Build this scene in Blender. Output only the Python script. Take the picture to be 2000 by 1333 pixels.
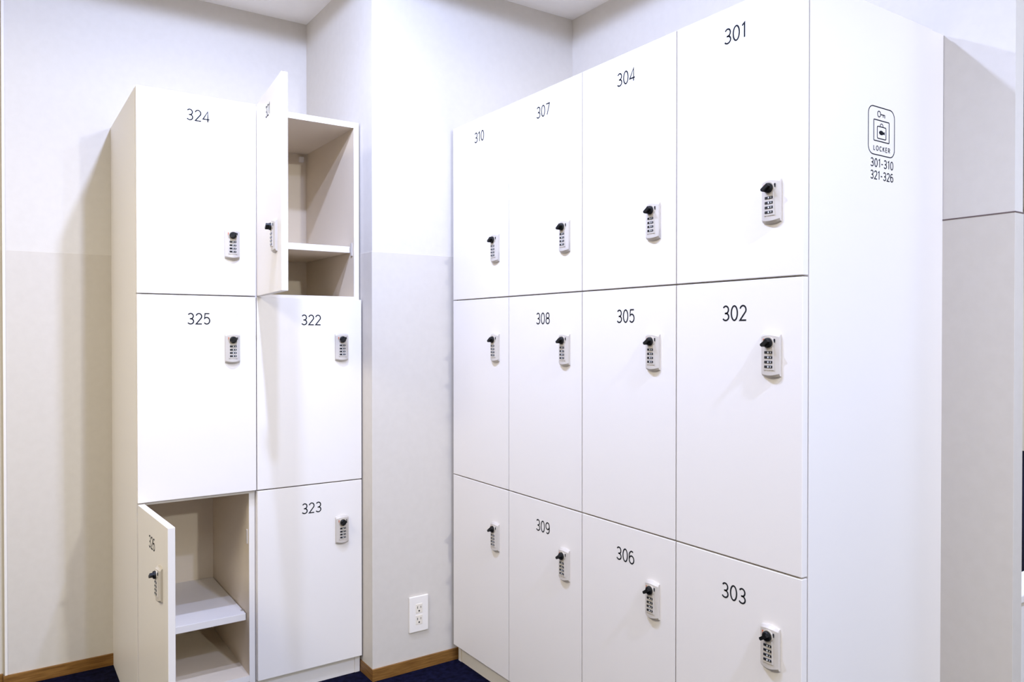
import bpy, bmesh, math
from mathutils import Vector, Matrix

scene = bpy.context.scene
for o in list(bpy.data.objects):
    bpy.data.objects.remove(o, do_unlink=True)
COL = scene.collection

# ------------------------------------------------------------------ camera
cam_d = bpy.data.cameras.new('camera')
cam = bpy.data.objects.new('camera', cam_d)
COL.objects.link(cam)
F_PX, YAW, PITCH, ROLL = 1500.0755, 0.5968, -0.0094, -0.0003
cam_d.sensor_fit = 'HORIZONTAL'
cam_d.sensor_width = 36.0
cam_d.lens = F_PX * 36.0 / 2000.0
cam_d.clip_start = 0.02
c_, s_ = math.cos(YAW), math.sin(YAW)
fw = Vector((s_, c_, 0)) * math.cos(PITCH) + Vector((0, 0, 1)) * math.sin(PITCH)
rt = Vector((c_, -s_, 0))
up = rt.cross(fw)
m3 = Matrix((rt, up, -fw)).transposed()
cam.matrix_world = Matrix.Translation((0, 0, 1.1382)) @ m3.to_4x4()
scene.camera = cam

# ------------------------------------------------------------------ world, exposure, lamps
w = bpy.data.worlds.new('world')
scene.world = w
w.use_nodes = True
w.node_tree.nodes['Background'].inputs[0].default_value = (1.0, 0.93, 0.84, 1)
w.node_tree.nodes['Background'].inputs[1].default_value = 0.05
vs = scene.view_settings
vs.view_transform = 'Standard'
vs.look = 'None'
vs.exposure = -0.3
vs.gamma = 1.0
vs.use_curve_mapping = False

ZC = 2.3485


def downlight(name, x, y, power, radius=0.02, size=178.6, color=(0.90, 1.0, 1.17), blend=0.05):
    d = bpy.data.lights.new(name, 'SPOT')
    d.energy = power
    d.color = color
    d.shadow_soft_size = radius
    d.spot_size = math.radians(size)
    d.spot_blend = blend
    o = bpy.data.objects.new(name, d)
    o.location = (x, y, ZC - 0.028)
    COL.objects.link(o)
    return o


# (name, kind, x, y, size x, size y, r, g, b in watts)
LIGHTS = [
    # two small recessed downlights above the lockers (positions found from the shadows they cast)
    ('downlight_a', 'spot', 0.532, 1.757, 0.02, 0, 18, 22, 35),
    ('reflector_a', 'lobe', 0.532, 1.757, 0.02, 0, 37, 45, 77),
    ('downlight_b', 'spot', 0.504, 1.353, 0.02, 0, 36, 44, 74),
    # next downlights, inferred from end panel brightness and shadows; area panels are added fill
    ('downlight_c', 'spot', 1.05, -0.30, 0.03, 0, 30, 36, 60),
    ('reflector_c', 'lobe', 1.05, -0.30, 0.03, 0, 70, 87, 156),
    ('downlight_d', 'spot', 1.27, -3.00, 0.06, 0, 360, 375, 375),
    ('fill_b', 'area', -1.1, 1.3, 0.6, 1.2, 60, 57, 47),  # added fill, lifts the sides that face left
    ('fill_c', 'area', 0.2, -0.8, 1.2, 1.2, 28, 30, 34),  # added soft fill over the camera
    ('fill_d', 'area', 2.9, -0.4, 0.6, 0.6, 18, 21, 30),  # added fill beyond the end of the right wall
    ('fill_e', 'area', 6.2, 2.2, 1.2, 1.2, 120, 125, 130),  # added to brighten the far space at the right edge
]
for (nm, kind, x, y, sx, sy, r, g, b) in LIGHTS:
    p = max(r, g, b)
    if p <= 0:
        continue
    c = (r / p, g / p, b / p)
    if kind == 'spot':
        downlight(nm, x, y, p, sx, color=c)
    elif kind == 'lobe':      # a reflector lamp, brightest straight below
        downlight(nm, x, y, p, sx, 172, c, 1.0)
    else:
        d = bpy.data.lights.new(nm, 'AREA')
        d.shape = 'RECTANGLE'
        d.size, d.size_y = sx, sy
        d.energy = p
        d.color = c
        o = bpy.data.objects.new(nm, d)
        o.location = (x, y, ZC - 0.01)
        COL.objects.link(o)

# ------------------------------------------------------------------ materials


def mat(name, col, rough=0.5, spec=0.35, metallic=0.0):
    m = bpy.data.materials.new(name)
    m.use_nodes = True
    b = m.node_tree.nodes['Principled BSDF']
    b.inputs['Base Color'].default_value = (*col, 1)
    b.inputs['Roughness'].default_value = rough
    b.inputs['Specular IOR Level'].default_value = spec
    b.inputs['Metallic'].default_value = metallic
    return m


def noisy(name, c1, c2, scale, rough=0.6, bump=0.0, bscale=200.0, detail=4.0, stretch=None, spec=0.3, lo=0.35, hi=0.65):
    m = mat(name, c1, rough, spec)
    nt = m.node_tree
    b = nt.nodes['Principled BSDF']
    tc = nt.nodes.new('ShaderNodeTexCoord')
    mp = nt.nodes.new('ShaderNodeMapping')
    if stretch:
        mp.inputs['Scale'].default_value = stretch
    nt.links.new(tc.outputs['Object'], mp.inputs['Vector'])
    n = nt.nodes.new('ShaderNodeTexNoise')
    n.inputs['Scale'].default_value = scale
    n.inputs['Detail'].default_value = detail
    nt.links.new(mp.outputs[0], n.inputs['Vector'])
    r = nt.nodes.new('ShaderNodeValToRGB')
    r.color_ramp.elements[0].color = (*c1, 1)
    r.color_ramp.elements[1].color = (*c2, 1)
    r.color_ramp.elements[0].position = lo
    r.color_ramp.elements[1].position = hi
    nt.links.new(n.outputs['Fac'], r.inputs[0])
    nt.links.new(r.outputs[0], b.inputs['Base Color'])
    if bump:
        n2 = nt.nodes.new('ShaderNodeTexNoise')
        n2.inputs['Scale'].default_value = bscale
        n2.inputs['Detail'].default_value = 3
        nt.links.new(mp.outputs[0], n2.inputs['Vector'])
        bp = nt.nodes.new('ShaderNodeBump')
        bp.inputs['Strength'].default_value = bump
        bp.inputs['Distance'].default_value = 0.002
        nt.links.new(n2.outputs['Fac'], bp.inputs['Height'])
        nt.links.new(bp.outputs[0], b.inputs['Normal'])
    return m


M_WALL = noisy('upper_wall_paper', (0.65, 0.60, 0.525), (0.665, 0.615, 0.54), 40, 0.8, 0.06, 350, spec=0.15)
M_WALL2 = noisy('lower_wall_panel', (0.60, 0.545, 0.465), (0.615, 0.56, 0.48), 40, 0.7, 0.03, 350, spec=0.2)
M_ROOM = noisy('white_wall_paint', (0.86, 0.80, 0.71), (0.875, 0.815, 0.725), 40, 0.8, 0.05, 300, spec=0.15)
M_CEIL = noisy('ceiling_paint', (0.92, 0.87, 0.79), (0.93, 0.88, 0.80), 40, 0.9, 0.05, 300, spec=0.1)
M_LAM = mat('white_laminate', (0.79, 0.735, 0.665), 0.42, 0.3)
M_EDGE = mat('laminate_edge', (0.80, 0.745, 0.675), 0.4, 0.3)
M_INNER = mat('beige_shaded_inner_laminate', (0.72, 0.61, 0.46), 0.45, 0.3)  # beige, with the brown shade of the compartments put into the colour
M_CARPET = noisy('navy_carpet', (0.0022, 0.0022, 0.009), (0.0065, 0.0068, 0.024), 55, 0.95, 0.8, 420, 8, spec=0.05)
M_WOOD = noisy('oak_baseboard', (0.155, 0.066, 0.012), (0.25, 0.12, 0.028), 14, 0.5, 0.1, 60, 6, (1.2, 1.2, 16), spec=0.3)
M_WOODY = noisy('oak_baseboard_side', (0.155, 0.066, 0.012), (0.25, 0.12, 0.028), 14, 0.5, 0.1, 60, 6, (1.2, 1.2, 16), spec=0.3)
M_PLATE = mat('ivory_plastic', (0.54, 0.485, 0.415), 0.4, 0.4)
M_RECESS = mat('lock_inset_plastic', (0.46, 0.40, 0.31), 0.45, 0.3)
M_BLACK = mat('black_plastic', (0.004, 0.004, 0.004), 0.45, 0.25)
M_DIAL = mat('black_dial', (0.012, 0.012, 0.013), 0.4, 0.4)
M_DIGIT = mat('white_dial_digit', (0.7, 0.7, 0.68), 0.5)
M_RED = mat('orange_mark', (0.55, 0.14, 0.05), 0.5)
M_INK = mat('charcoal_vinyl', (0.02, 0.02, 0.022), 0.9, 0.0)
M_SEAM = mat('dark_seam', (0.16, 0.12, 0.11), 0.8, 0.1)
M_OUT = mat('white_outlet_plastic', (0.82, 0.76, 0.675), 0.35, 0.4)
M_OUT2 = mat('cream_outlet_insert', (0.78, 0.70, 0.57), 0.35, 0.4)
M_METAL = mat('brushed_metal', (0.62, 0.6, 0.57), 0.3, 0.5, 0.9)
M_SCREEN = mat('black_screen', (0.004, 0.004, 0.005), 0.25, 0.4)

# ------------------------------------------------------------------ mesh helpers


def link(name, bm, m, parent=None, smooth=False, mats=None):
    me = bpy.data.meshes.new(name)
    bmesh.ops.recalc_face_normals(bm, faces=bm.faces)
    bm.to_mesh(me)
    bm.free()
    if smooth:
        for p in me.polygons:
            p.use_smooth = True
    me.materials.append(m)
    o = bpy.data.objects.new(name, me)
    COL.objects.link(o)
    if parent:
        o.parent = parent
    return o


def box(bm, x0, x1, y0, y1, z0, z1, bevel=0.0, seg=2):
    vs_ = [bm.verts.new((x, y, z)) for x in (x0, x1) for y in (y0, y1) for z in (z0, z1)]
    q = lambda *i: bm.faces.new([vs_[k] for k in i])
    fs = [q(0, 1, 3, 2), q(4, 6, 7, 5), q(0, 4, 5, 1), q(2, 3, 7, 6), q(0, 2, 6, 4), q(1, 5, 7, 3)]
    if bevel:
        es = list({e for f in fs for e in f.edges})
        bmesh.ops.bevel(bm, geom=es, offset=bevel, segments=seg, affect='EDGES', profile=0.5)
    return bm


def boxo(name, b, m, parent=None, bevel=0.0, seg=2):
    bm = bmesh.new()
    box(bm, *b, bevel=bevel, seg=seg)
    return link(name, bm, m, parent)


def shaded_inside(o, keep):
    """beige tone with the compartment shade in it, on every face but those whose normal matches keep"""
    o.data.materials.append(M_INNER)
    for p in o.data.polygons:
        if not any(p.normal.dot(Vector(k)) > 0.5 for k in keep):
            p.material_index = 1
    return o


def struct(o, label=None):
    o['kind'] = 'structure'
    if label:
        o['label'] = label
    return o


def empty(name, loc, rz=0):
    o = bpy.data.objects.new(name, None)
    o.location = loc
    o.rotation_euler = (0, 0, rz)
    o.empty_display_size = 0.05
    COL.objects.link(o)
    return o


def tag(o, label, cat, group=None):
    o['label'] = label
    o['category'] = cat
    if group:
        o['group'] = group
    return o


def tube_y(bm, cx, cz, r, y0, y1, n=24, r1=None):
    """closed cylinder (or cone) along y"""
    r1 = r if r1 is None else r1
    a = [bm.verts.new((cx + r * math.cos(2 * math.pi * k / n), y0, cz + r * math.sin(2 * math.pi * k / n))) for k in range(n)]
    b = [bm.verts.new((cx + r1 * math.cos(2 * math.pi * k / n), y1, cz + r1 * math.sin(2 * math.pi * k / n))) for k in range(n)]
    for k in range(n):
        bm.faces.new((a[k], a[(k + 1) % n], b[(k + 1) % n], b[k]))
    bm.faces.new(a)
    bm.faces.new(b[::-1])


def prism_y(bm, pts, y0, y1):
    """outline in (x, z), extruded along y"""
    a = [bm.verts.new((p[0], y0, p[1])) for p in pts]
    b = [bm.verts.new((p[0], y1, p[1])) for p in pts]
    n = len(pts)
    for k in range(n):
        bm.faces.new((a[k], a[(k + 1) % n], b[(k + 1) % n], b[k]))
    bm.faces.new(a)
    bm.faces.new(b[::-1])


# ------------------------------------------------------------------ stroke lettering


def arc(cx, cy, rx, ry, a0, a1, n=14):
    return [(cx + rx * math.cos(math.radians(a0 + (a1 - a0) * k / n)), cy + ry * math.sin(math.radians(a0 + (a1 - a0) * k / n))) for k in range(n + 1)]


G = {   # glyph -> (advance width, strokes) in a box one unit high
    '0': (0.64, [arc(.32, .5, .26, .5, 90, 450, 30)[:-1] + [(.32, 1.0)]]),
    '1': (0.42, [[(.06, .84), (.27, .99), (.27, 0)]]),
    '2': (0.62, [arc(.31, .72, .25, .28, 165, -28, 16) + [(.06, 0), (.58, 0)]]),
    '3': (0.62, [arc(.30, .745, .235, .255, 150, -85, 16) + [(.22, .49)], [(.22, .49)] + arc(.29, .25, .27, .25, 78, -150, 18)]),
    '4': (0.64, [[(.47, 0), (.47, 1.0), (.03, .25), (.62, .25)]]),
    '5': (0.62, [[(.54, 1.0), (.14, 1.0), (.09, .53)] + arc(.29, .32, .27, .32, 128, -145, 18)]),
    '6': (0.64, [[(.50, .94)] + arc(.36, .62, .31, .38, 95, 180, 8) + [(.05, .33)], arc(.32, .31, .265, .31, 0, 360, 24)]),
    '7': (0.58, [[(.03, 1.0), (.55, 1.0), (.19, 0)]]),
    '8': (0.64, [arc(.32, .75, .225, .25, 0, 360, 22), arc(.32, .26, .265, .26, 0, 360, 22)]),
    '9': (0.64, [[(.14, .06)] + arc(.28, .38, .31, .38, -85, 0, 8) + [(.59, .67)], arc(.32, .69, .265, .31, 0, 360, 24)]),
    '-': (0.42, [[(.06, .42), (.36, .42)]]),
    'L': (0.52, [[(.08, 1), (.08, 0), (.46, 0)]]),
    'O': (0.78, [arc(.39, .5, .34, .5, 0, 360, 28)]),
    'C': (0.70, [arc(.40, .5, .34, .5, 50, 310, 20)]),
    'K': (0.60, [[(.08, 0), (.08, 1)], [(.52, 1), (.10, .45)], [(.22, .60), (.55, 0)]]),
    'E': (0.54, [[(.48, 1), (.08, 1), (.08, 0), (.48, 0)], [(.08, .52), (.44, .52)]]),
    'R': (0.60, [[(.08, 0), (.08, 1), (.30, 1)] + arc(.30, .74, .22, .26, 85, -85, 10) + [(.08, .48)], [(.30, .48), (.54, 0)]]),
}


def stroke(bm, pts, wd, y0, y1, closed=False):
    """flat ribbon of width wd along pts (x, z), a thin solid between y0 and y1"""
    n = len(pts)
    lft, rgt = [], []
    for k in range(n):
        p = Vector(pts[k])
        a = Vector(pts[k - 1]) if (k > 0 or closed) else None
        b = Vector(pts[(k + 1) % n]) if (k < n - 1 or closed) else None
        d1 = (p - a).normalized() if a is not None and (p - a).length > 1e-9 else None
        d2 = (b - p).normalized() if b is not None and (b - p).length > 1e-9 else None
        if d1 is None:
            d1 = d2
        if d2 is None:
            d2 = d1
        n1, n2 = Vector((-d1.y, d1.x)), Vector((-d2.y, d2.x))
        mm = (n1 + n2)
        if mm.length < 1e-6:
            mm = n1
        mm.normalize()
        sc = min(1.0 / max(mm.dot(n1), 0.3), 2.2)
        off = mm * (wd / 2 * sc)
        if k == 0 and not closed:
            p = p - d1 * 0
        lft.append(p + off)
        rgt.append(p - off)
    mk = lambda L, y: [bm.verts.new((v.x, y, v.y)) for v in L]
    l0, r0, l1, r1 = mk(lft, y0), mk(rgt, y0), mk(lft, y1), mk(rgt, y1)
    rng = range(n) if closed else range(n - 1)
    for k in rng:
        j = (k + 1) % n
        bm.faces.new((l0[k], l0[j], r0[j], r0[k]))
        bm.faces.new((l1[k], r1[k], r1[j], l1[j]))
        bm.faces.new((l0[k], l1[k], l1[j], l0[j]))
        bm.faces.new((r0[k], r0[j], r1[j], r1[k]))
    if not closed:
        bm.faces.new((l0[0], r0[0], r1[0], l1[0]))
        bm.faces.new((l0[-1], l1[-1], r1[-1], r0[-1]))


def text_w(txt, track):
    return sum(G[c][0] for c in txt) + track * (len(txt) - 1)


def lettering(bm, txt, cx, zc, h, wt, y0, y1, track=0.06, width=None):
    """writing centred on (cx, zc), h high; front face at y0"""
    sx = h if width is None else width / text_w(txt, track)
    x = cx - text_w(txt, track) * sx / 2
    for c in txt:
        for s in G[c][1]:
            pts = [(x + p[0] * sx, zc - h / 2 + p[1] * h) for p in s]
            clos = len(pts) > 4 and (Vector(pts[0]) - Vector(pts[-1])).length < 1e-6
            if clos:
                pts = pts[:-1]
            stroke(bm, pts, wt, y0, y1, clos)
        x += (G[c][0] + track) * sx


# ------------------------------------------------------------------ measured layout (metres)
YL, YB = 2.4011, 2.9497            # left lockers: door faces, wall behind them
XA, XB, XCR = 0.3435, 0.6790, 1.0258
XC, YC = 1.0305, 2.3276            # pier: left side, front
XR = 1.3241                        # right lockers: door faces
YR = [0.9284, 1.2673, 1.6118, 1.9668, 2.3111]
XE, XW = 1.8071, 1.8630            # end of carcass, wall behind right lockers
YN = 0.7770                        # end of that wall
XN = 1.9025
XLW = 0.0372                       # left end of the back wall
ZT, ZG1, ZG2, ZB = 1.8440, 1.2529, 0.6529, 0.0607
ZD, ZBB = 1.4066, 0.0395
TD = 0.018                         # board thickness

# ------------------------------------------------------------------ the room
struct(boxo('floor', (-2.4, 8.3, -5.0, 5.2, -0.05, 0), M_CARPET))
struct(boxo('ceiling', (-2.4, 8.3, -5.0, 5.2, ZC, ZC + 0.05), M_CEIL))


def two_tone(name, b, axis, sign, proud=0.0015):
    """a wall with its lower panel a shade darker and a hair proud, up to ZD"""
    x0, x1, y0, y1 = b
    o = boxo(name, (x0, x1, y0, y1, 0, ZC), M_WALL)
    struct(o)
    return o


def lower(parent, b):
    return boxo('lower_panel', (*b, 0.0, ZD), M_WALL2, parent, bevel=0.0006, seg=1)


PR = 0.0015
w_back = two_tone('wall_back', (XLW, XC + 0.1, YB, 5.2), 1, -1)
lower(w_back, (XLW - PR, XC, YB - PR, 5.2))
boxo('corner_bead', (XLW - 0.004, XLW + 0.004, YB - 0.004, YB + 0.004, 0.0, ZC), M_EDGE, w_back, bevel=0.0015)
w_set = two_tone('wall_setback', (-2.4, XLW, YB + 0.022, 5.2), 1, -1)
lower(w_set, (-2.4, XLW, YB + 0.022 - PR, 5.2))
w_pier = two_tone('wall_pier', (XC, XW + 0.02, YC, YB + 0.05), 1, -1)
lower(w_pier, (XC - PR, XW, YC - PR, YB))
w_right = two_tone('wall_right', (XW, XN, YN, YC + 0.05), 0, -1)
lower(w_right, (XW - PR, XN + PR, YN - PR, YC))
boxo('panel_seam', (XW - 0.0022, XN + 0.0006, YN - 0.0022, YC, ZD - 0.0015, ZD + 0.0015), M_SEAM, w_right)
# the rest of the room, out of view, that the light bounces around in
struct(boxo('wall_left', (-2.45, -2.4, -5.0, 5.2, 0, ZC), M_ROOM))
struct(boxo('wall_front', (-2.4, 8.3, -5.05, -5.0, 0, ZC), M_ROOM))
struct(boxo('wall_far', (-2.4, 8.3, 5.2, 5.25, 0, ZC), M_ROOM))
struct(boxo('wall_side', (8.3, 8.35, -5.0, 5.2, 0, ZC), M_ROOM))

# baseboards
BT = 0.008
struct(boxo('baseboard_back', (XLW - BT, XC, YB - BT, YB + 0.001, 0, ZBB), M_WOOD, bevel=0.001))
struct(boxo('baseboard_setback', (-2.4, XLW - BT - 0.0005, YB + 0.022 - BT, YB + 0.023, 0, ZBB), M_WOOD, bevel=0.001))
struct(boxo('baseboard_pier', (XC - BT * 0.5, XR + 0.026, YC - BT, YC + 0.001, 0, ZBB), M_WOOD, bevel=0.001))
struct(boxo('baseboard_pier_side', (XC - BT * 0.5, XC + 0.001, YC + 0.0005, YB, 0, ZBB), M_WOODY, bevel=0.001))
struct(boxo('baseboard_right', (XW - BT, XN + BT, YN - BT, 0.925, 0, ZBB), M_WOODY, bevel=0.001))

# ------------------------------------------------------------------ combination lock (sub-parts of a door; shared meshes)
LW, LH = 0.0435, 0.094


def mesh_of(bm, name, m, smooth=False):
    o = link(name, bm, m, None, smooth)
    me = o.data
    bpy.data.objects.remove(o)
    return me


def lock_meshes():
    out = {}
    # convex cover: bowed across its width, chamfered at top and bottom
    bm = bmesh.new()
    nx = 14
    prof = []
    for k in range(nx + 1):
        u = -1 + 2 * k / nx
        prof.append((u * LW / 2, -(0.0065 + 0.0055 * (1 - u * u))))
    rows = [(-LH / 2, 0.10), (-LH / 2 + 0.001, 0.55), (-LH / 2 + 0.006, 1.0), (LH / 2 - 0.006, 1.0), (LH / 2 - 0.001, 0.55), (LH / 2, 0.10)]
    grid = []
    for (z, f) in rows:
        grid.append([bm.verts.new((px, py * f, z + (0.004 * (px / (LW / 2)) ** 2 * (1 if z < 0 else -1) if abs(z) > LH / 2 - 0.0065 else 0))) for (px, py) in prof])
    back = [[bm.verts.new((px, 0.0, r[k].co.z)) for k, (px, py) in enumerate(prof)] for r in (grid[0], grid[-1])]
    for a, b in zip(grid[:-1], grid[1:]):
        for k in range(nx):
            bm.faces.new((a[k], a[k + 1], b[k + 1], b[k]))
    for k in range(nx):
        bm.faces.new((back[0][k], back[0][k + 1], grid[0][k + 1], grid[0][k]))
        bm.faces.new((grid[-1][k], grid[-1][k + 1], back[1][k + 1], back[1][k]))
    for k in (0, nx):
        bm.faces.new([back[0][k]] + [r[k] for r in grid] + [back[1][k]])
    out['lock_cover'] = (mesh_of(bm, 'lock_cover', M_PLATE), (0, 0, 0))
    # keyhole-shaped inset around the knob
    bm = bmesh.new()
    pts = arc(0, 0.0255, 0.0128, 0.0128, -40, 220, 20)
    pts = [(p[0], p[1]) for p in pts] + [(-0.0125, -0.030), (0.0125, -0.030)]
    prism_y(bm, pts, -0.0126, -0.0085)
    out['lock_inset'] = (mesh_of(bm, 'lock_inset', M_PLATE), (0, 0, 0))
    # knob: skirt, body and a grip bar turned to one side
    bm = bmesh.new()
    tube_y(bm, 0, 0, 0.0100, -0.0055, 0, 24, 0.0104)
    tube_y(bm, 0, 0, 0.0078, -0.0075, -0.0055, 24, 0.0100)
    a = math.radians(215)
    ca, sa = math.cos(a), math.sin(a)
    r = lambda px, pz: (px * ca - pz * sa, px * sa + pz * ca)
    prism_y(bm, [r(-0.0090, -0.0034), r(0.0090, -0.0034), r(0.0106, 0), r(0.0090, 0.0034), r(-0.0090, 0.0034)], -0.0155, -0.006)
    out['lock_knob'] = (mesh_of(bm, 'lock_knob', M_BLACK), (0, -0.0122, 0.0255))
    bm = bmesh.new()
    tube_y(bm, 0, 0, 0.0122, -0.0012, 0, 28, 0.0128)
    out['knob_collar'] = (mesh_of(bm, 'knob_collar', M_RECESS), (0, -0.0122, 0.0255))
    # one dial window
    bm = bmesh.new()
    box(bm, -0.0098, 0.0098, -0.0012, 0.002, -0.0027, 0.0027, bevel=0.0007, seg=1)
    out['dial_wheel'] = (mesh_of(bm, 'dial_wheel', M_DIAL), (0, -0.0124, 0))
    bm = bmesh.new()
    box(bm, -0.0014, 0.0014, -0.0003, 0.0, -0.0017, 0.0017)
    box(bm, 0.0052, 0.0066, -0.0003, 0.0, -0.0014, 0.0014)
    out['dial_digit'] = (mesh_of(bm, 'dial_digit', M_DIGIT), (0, -0.0136, 0))
    bm = bmesh.new()
    box(bm, -0.0011, 0.0011, -0.0005, 0.001, -0.0038, 0.0038)
    out['open_mark'] = (mesh_of(bm, 'open_mark', M_RED), (-0.0128, -0.0112, 0.0300))
    out['lock_mark'] = (mesh_of_copy('lock_mark', out['open_mark'][0], M_INK), (0.0132, -0.0112, 0.0300))
    bm = bmesh.new()
    box(bm, -0.004, 0.004, -0.0004, 0.001, -0.0007, 0.0007)
    out['maker_mark'] = (mesh_of(bm, 'maker_mark', M_RECESS), (0, -0.0125, -0.0300))
    return out


def mesh_of_copy(name, me, m):
    c = me.copy()
    c.name = name
    c.materials.clear()
    c.materials.append(m)
    return c


LM = lock_meshes()
DIALS = (0.0060, -0.0042, -0.0138, -0.0234)


def add_lock(door, x, z):
    def put(name, loc):
        o = bpy.data.objects.new(name, LM[name][0])
        o.location = (x + loc[0], loc[1], z + loc[2])
        o.parent = door
        COL.objects.link(o)
        return o
    for nm in ('lock_cover', 'lock_inset', 'knob_collar', 'lock_knob', 'open_mark', 'lock_mark', 'maker_mark'):
        put(nm, LM[nm][1])
    for dz in DIALS:
        b = LM['dial_wheel'][1]
        put('dial_wheel', (b[0], b[1], dz))
        b = LM['dial_digit'][1]
        put('dial_digit', (b[0], b[1], dz))


# ------------------------------------------------------------------ lockers
def locker_column(label, origin, rz, width, depth, filler, numbers, opened=None, group=None):
    """one carcass with three doors; local x runs along the front from the hinge side,
    local y goes into the carcass, door faces lie at y = 0"""
    t = empty('locker_cabinet', origin, rz)
    tag(t, label, 'locker', group)
    W = width
    opened = opened or {}
    e = 0.0008
    yb = TD + 0.002
    # carcass
    for nm, x0, x1 in (('hinge_side_panel', e, e + TD), ('lock_side_panel', W - e - TD, W - e)):
        inw = 1 if nm.startswith('hinge') else -1
        shaded_inside(boxo(nm, (x0, x1, yb, depth, 0.0, ZT - 0.0005), M_LAM, t, bevel=0.0008, seg=1), ((0, -1, 0), (-inw, 0, 0), (0, 0, 1)))
    shaded_inside(boxo('top_panel', (e + TD, W - e - TD, yb, depth, ZT - TD - 0.001, ZT - 0.0005), M_LAM, t), ((0, -1, 0), (0, 0, 1)))
    boxo('back_panel', (e + TD, W - e - TD, depth - 0.062, depth - 0.056, ZB, ZT - TD), M_INNER, t)
    for zd in (ZG1, ZG2):
        shaded_inside(boxo('divider_panel', (e + TD, W - e - TD, yb, depth - 0.062, zd - TD / 2, zd + TD / 2), M_LAM, t), ((0, -1, 0),))
    shaded_inside(boxo('bottom_panel', (e + TD, W - e - TD, yb, depth - 0.062, ZB - 0.002, ZB - 0.002 + TD), M_LAM, t), ((0, -1, 0),))
    boxo('toe_kick', (e + TD, W - e - TD, yb + 0.003, yb + 0.003 + TD, 0.0, ZB - 0.002), M_LAM, t)
    # doors
    tiers = ((ZG1, ZT, 'top'), (ZG2, ZG1, 'mid'), (ZB, ZG2, 'low'))
    g = 0.0017
    for k, (z0, z1, nm) in enumerate(tiers):
        a0, a1 = z0 + (g if k < 2 else 0), z1 - (g if k > 0 else 0)
        bm = bmesh.new()
        x0, x1 = g * 0.8, W - g * 0.8
        box(bm, 0, x1 - x0, 0, TD, a0, a1, bevel=0.0013, seg=2)
        d = link('door', bm, M_LAM, t)
        ang = opened.get(k)
        d.location = (x0, 0, 0)
        if ang:
            d.rotation_euler = (0, 0, -math.radians(ang))
            d['label'] = 'door standing open'
        lx = W - x0 - 0.0725
        lz = {0: a0 + 0.1545, 1: a1 - 0.157, 2: a1 - 0.157}[k]
        add_lock(d, lx, lz)
        if numbers[k]:
            nz = {0: a1 - 0.0615, 1: a1 - 0.0685, 2: a1 - 0.0730}[k]
            bm = bmesh.new()
            lettering(bm, numbers[k], (x1 - x0) / 2, nz, 0.0310, 0.0035, -0.0003, 0.0002, track=0.11)
            link('number', bm, M_INK, d)
        if ang:
            # inside: shelf, strike plate, and the lock's cam on the back of the door
            zs = {0: 1.4215, 2: 0.2515}[k]
            shaded_inside(boxo('inner_shelf', (e + TD + 0.002, W - e - TD - 0.002, yb + 0.030, depth - 0.063, zs - 0.0105, zs + 0.0105), M_LAM, t, bevel=0.0006, seg=1), ((0, -1, 0), (0, 0, 1)))
            zp = lz + 0.012
            boxo('strike_plate', (W - e - TD - 0.0035, W - e - TD + 0.0005, yb + 0.012, yb + 0.024, zp - 0.022, zp + 0.022), M_PLATE, t, bevel=0.0008, seg=1)
            bm = bmesh.new()
            tube_y(bm, lx, lz + 0.0255, 0.009, TD - 0.001, TD + 0.006, 18)
            box(bm, lx - 0.006, lx + 0.022, TD + 0.004, TD + 0.006, lz + 0.020, lz + 0.031)
            link('lock_cam', bm, M_METAL, d)
            for zz in (a0 + 0.07, a1 - 0.07):
                boxo('hinge', (e + TD, e + TD + 0.011, yb + 0.012, yb + 0.060, zz - 0.02, zz + 0.02), M_METAL, t, bevel=0.001, seg=1)
            if k == 0:
                boxo('corner_bracket', (W - e - TD - 0.030, W - e - TD - 0.012, depth - 0.075, depth - 0.061, z1 - TD - 0.032, z1 - TD - 0.012), M_EDGE, t, bevel=0.002)
            for fx in (W - e - TD - 0.010,):
                boxo('shelf_pin', (fx, fx + 0.0105, yb + 0.055, yb + 0.064, zs + 0.0100, zs + 0.0135), M_METAL, t)
    return t


GL = 'lockers standing against the back wall'
GR = 'lockers standing along the right wall'
locker_column('white locker column at left against back wall, numbered 324 to 326, bottom door open', (XA, YL, 0), 0, XB - XA, YB - YL, 0,
              ('324', '325', '326'), {2: 86.6}, GL)
locker_column('white locker column beside the wall pier, numbered 322 and 323, top door standing open', (XB, YL, 0), 0, XCR - XB, YB - YL, 0,
              ('321', '322', '323'), {0: 95.2}, GL)
RL = ('nearest white lockers of the right row, numbered 301 to 303, sign on side',
      'white locker column numbered 304 to 306, second from the locker sign',
      'white locker column numbered 307 to 309, between 304 and 310',
      'farthest white lockers of right row beside the pier, only top door numbered, 310')
NR = (('301', '302', '303'), ('304', '305', '306'), ('307', '308', '309'), ('310', '', ''))
cols = []
for k in range(4):
    # front faces -x; local x runs towards -y
    cols.append(locker_column(RL[k], (XR, YR[k + 1], 0), -math.pi / 2, YR[k + 1] - YR[k], XE - XR, 0, NR[k], None, GR))
# filler strip between the end of the row and the wall
near = cols[0]
Wn = YR[1] - YR[0]
boxo('filler_strip', (Wn - 0.020, Wn - 0.0025, XE - XR + 0.0005, XW - XR - PR, 0.0, ZT - 0.002), M_LAM, near)

# locker sign on the end panel: local x of the sign is world x
YS = YR[0] + 0.0008


def sign_obj(name, bm):
    o = link(name, bm, M_INK)
    o.parent = near
    o.matrix_parent_inverse = (Matrix.Translation(near.location) @ Matrix.Rotation(-math.pi / 2, 4, 'Z')).inverted()
    return o


def rrect(x0, x1, z0, z1, r, n=7):
    return (arc(x1 - r, z1 - r, r, r, 90, 0, n) + arc(x1 - r, z0 + r, r, r, 0, -90, n)
            + arc(x0 + r, z0 + r, r, r, -90, -180, n) + arc(x0 + r, z1 - r, r, r, 180, 90, n))


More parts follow.
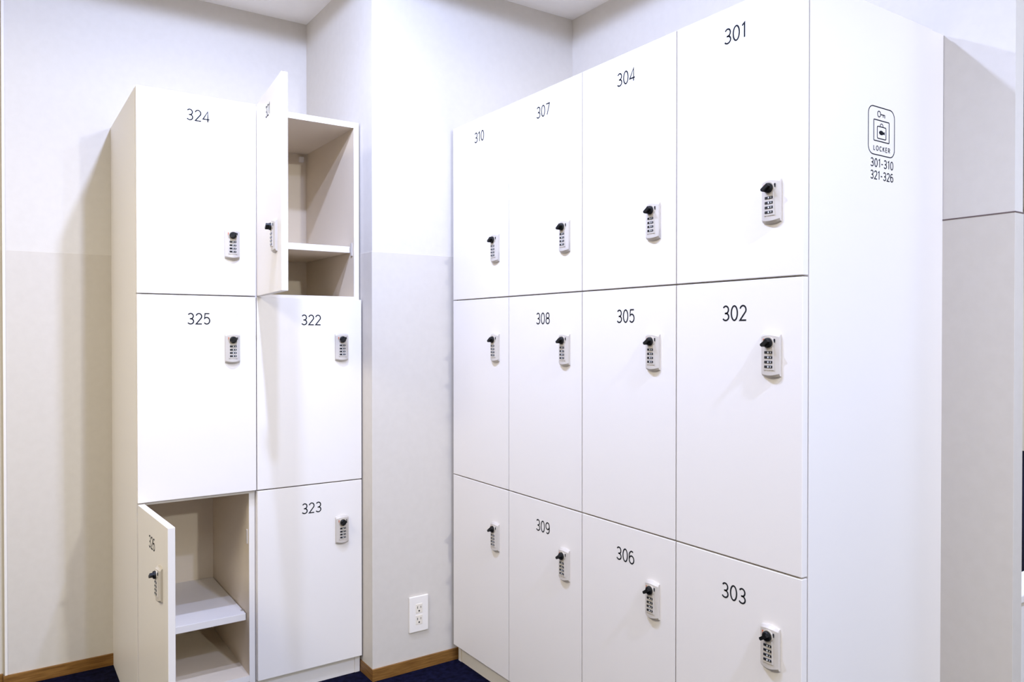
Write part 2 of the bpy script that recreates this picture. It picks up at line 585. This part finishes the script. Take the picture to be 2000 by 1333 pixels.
y0, y1 = YS - 0.0004, YS + 0.0002
SX = 1.5985
bm = bmesh.new()
stroke(bm, rrect(1.5478, 1.6492, 1.5240, 1.6270, 0.018), 0.0021, y0, y1, True)
sign_obj('sign_frame', bm)['label'] = 'rounded square outline of the locker sign'
bm = bmesh.new()
stroke(bm, arc(1.5885, 1.6125, 0.0058, 0.0062, 0, 360, 20)[:-1], 0.0020, y0, y1, True)
stroke(bm, [(1.5943, 1.6125), (1.6105, 1.6125), (1.6105, 1.6065)], 0.0020, y0, y1)
stroke(bm, [(1.6045, 1.6125), (1.6045, 1.6072)], 0.0020, y0, y1)
sign_obj('key_symbol', bm)
bm = bmesh.new()
stroke(bm, rrect(1.5686, 1.6280, 1.5540, 1.5990, 0.0015, 2), 0.0021, y0, y1, True)
stroke(bm, rrect(1.5818, 1.6158, 1.5600, 1.5858, 0.0028, 3), 0.0020, y0, y1, True)
stroke(bm, [(1.5925, 1.5858)] + arc(1.5985, 1.5885, 0.0052, 0.0040, 180, 0, 8) + [(1.6045, 1.5858)], 0.0016, y0, y1)
bm2 = bmesh.new()
sign_obj('suitcase_symbol', bm)
prism_y(bm2, arc(1.5975, 1.5730, 0.0085, 0.0048, 25, 335, 18) + [(1.6105, 1.5700), (1.6105, 1.5762)], y0, y1)
sign_obj('luggage_tag_symbol', bm2)
bm = bmesh.new()
lettering(bm, 'LOCKER', SX + 0.001, 1.5382, 0.0095, 0.0017, y0, y1, track=0.30, width=0.0640)
sign_obj('locker_lettering', bm)
bm = bmesh.new()
lettering(bm, '301-310', SX + 0.0025, 1.5065, 0.0170, 0.0023, y0, y1, track=0.14, width=0.0885)
lettering(bm, '321-326', SX + 0.0025, 1.4800, 0.0170, 0.0023, y0, y1, track=0.14, width=0.0885)
sign_obj('number_range_lettering', bm)

# ------------------------------------------------------------------ wall outlet on the pier
ot = empty('wall_outlet', (1.1953, YC - PR, 0.1904))
tag(ot, 'white double power outlet low on the pier above the baseboard', 'outlet')
boxo('cover_plate', (-0.0355, 0.0355, -0.0075, 0.0, -0.060, 0.060), M_OUT, ot, bevel=0.0018, seg=3)
for dz in (0.0190, -0.0195):
    s = boxo('socket', (-0.0125, 0.0125, -0.0085, -0.002, dz - 0.0155, dz + 0.0155), M_OUT2, ot, bevel=0.001, seg=2)
    for dx, hh in ((-0.0062, 0.0042), (0.0062, 0.0036)):
        boxo('slot', (dx - 0.0010, dx + 0.0010, -0.0087, -0.004, dz + 0.0035 - hh, dz + 0.0035 + hh), M_DIAL, s)
    bm = bmesh.new()
    tube_y(bm, 0.0, dz - 0.0085, 0.0029, -0.0087, -0.004, 14)
    link('earth_hole', bm, M_DIAL, s)

# ------------------------------------------------------------------ what shows past the wall's end at the right edge
cb = empty('divider_screen', (2.16, 0.80, 0))
tag(cb, 'white low partition just visible past the end of the right wall', 'partition')
boxo('panel', (-0.24, 0.9, 0.010, 0.075, 0.03, 0.515), M_LAM, cb, bevel=0.002)
boxo('base', (-0.23, 0.89, 0.015, 0.070, 0.0, 0.03), M_LAM, cb)
boxo('cap_rail', (-0.24, 0.9, 0.0, 0.085, 0.515, 0.532), M_EDGE, cb, bevel=0.002)
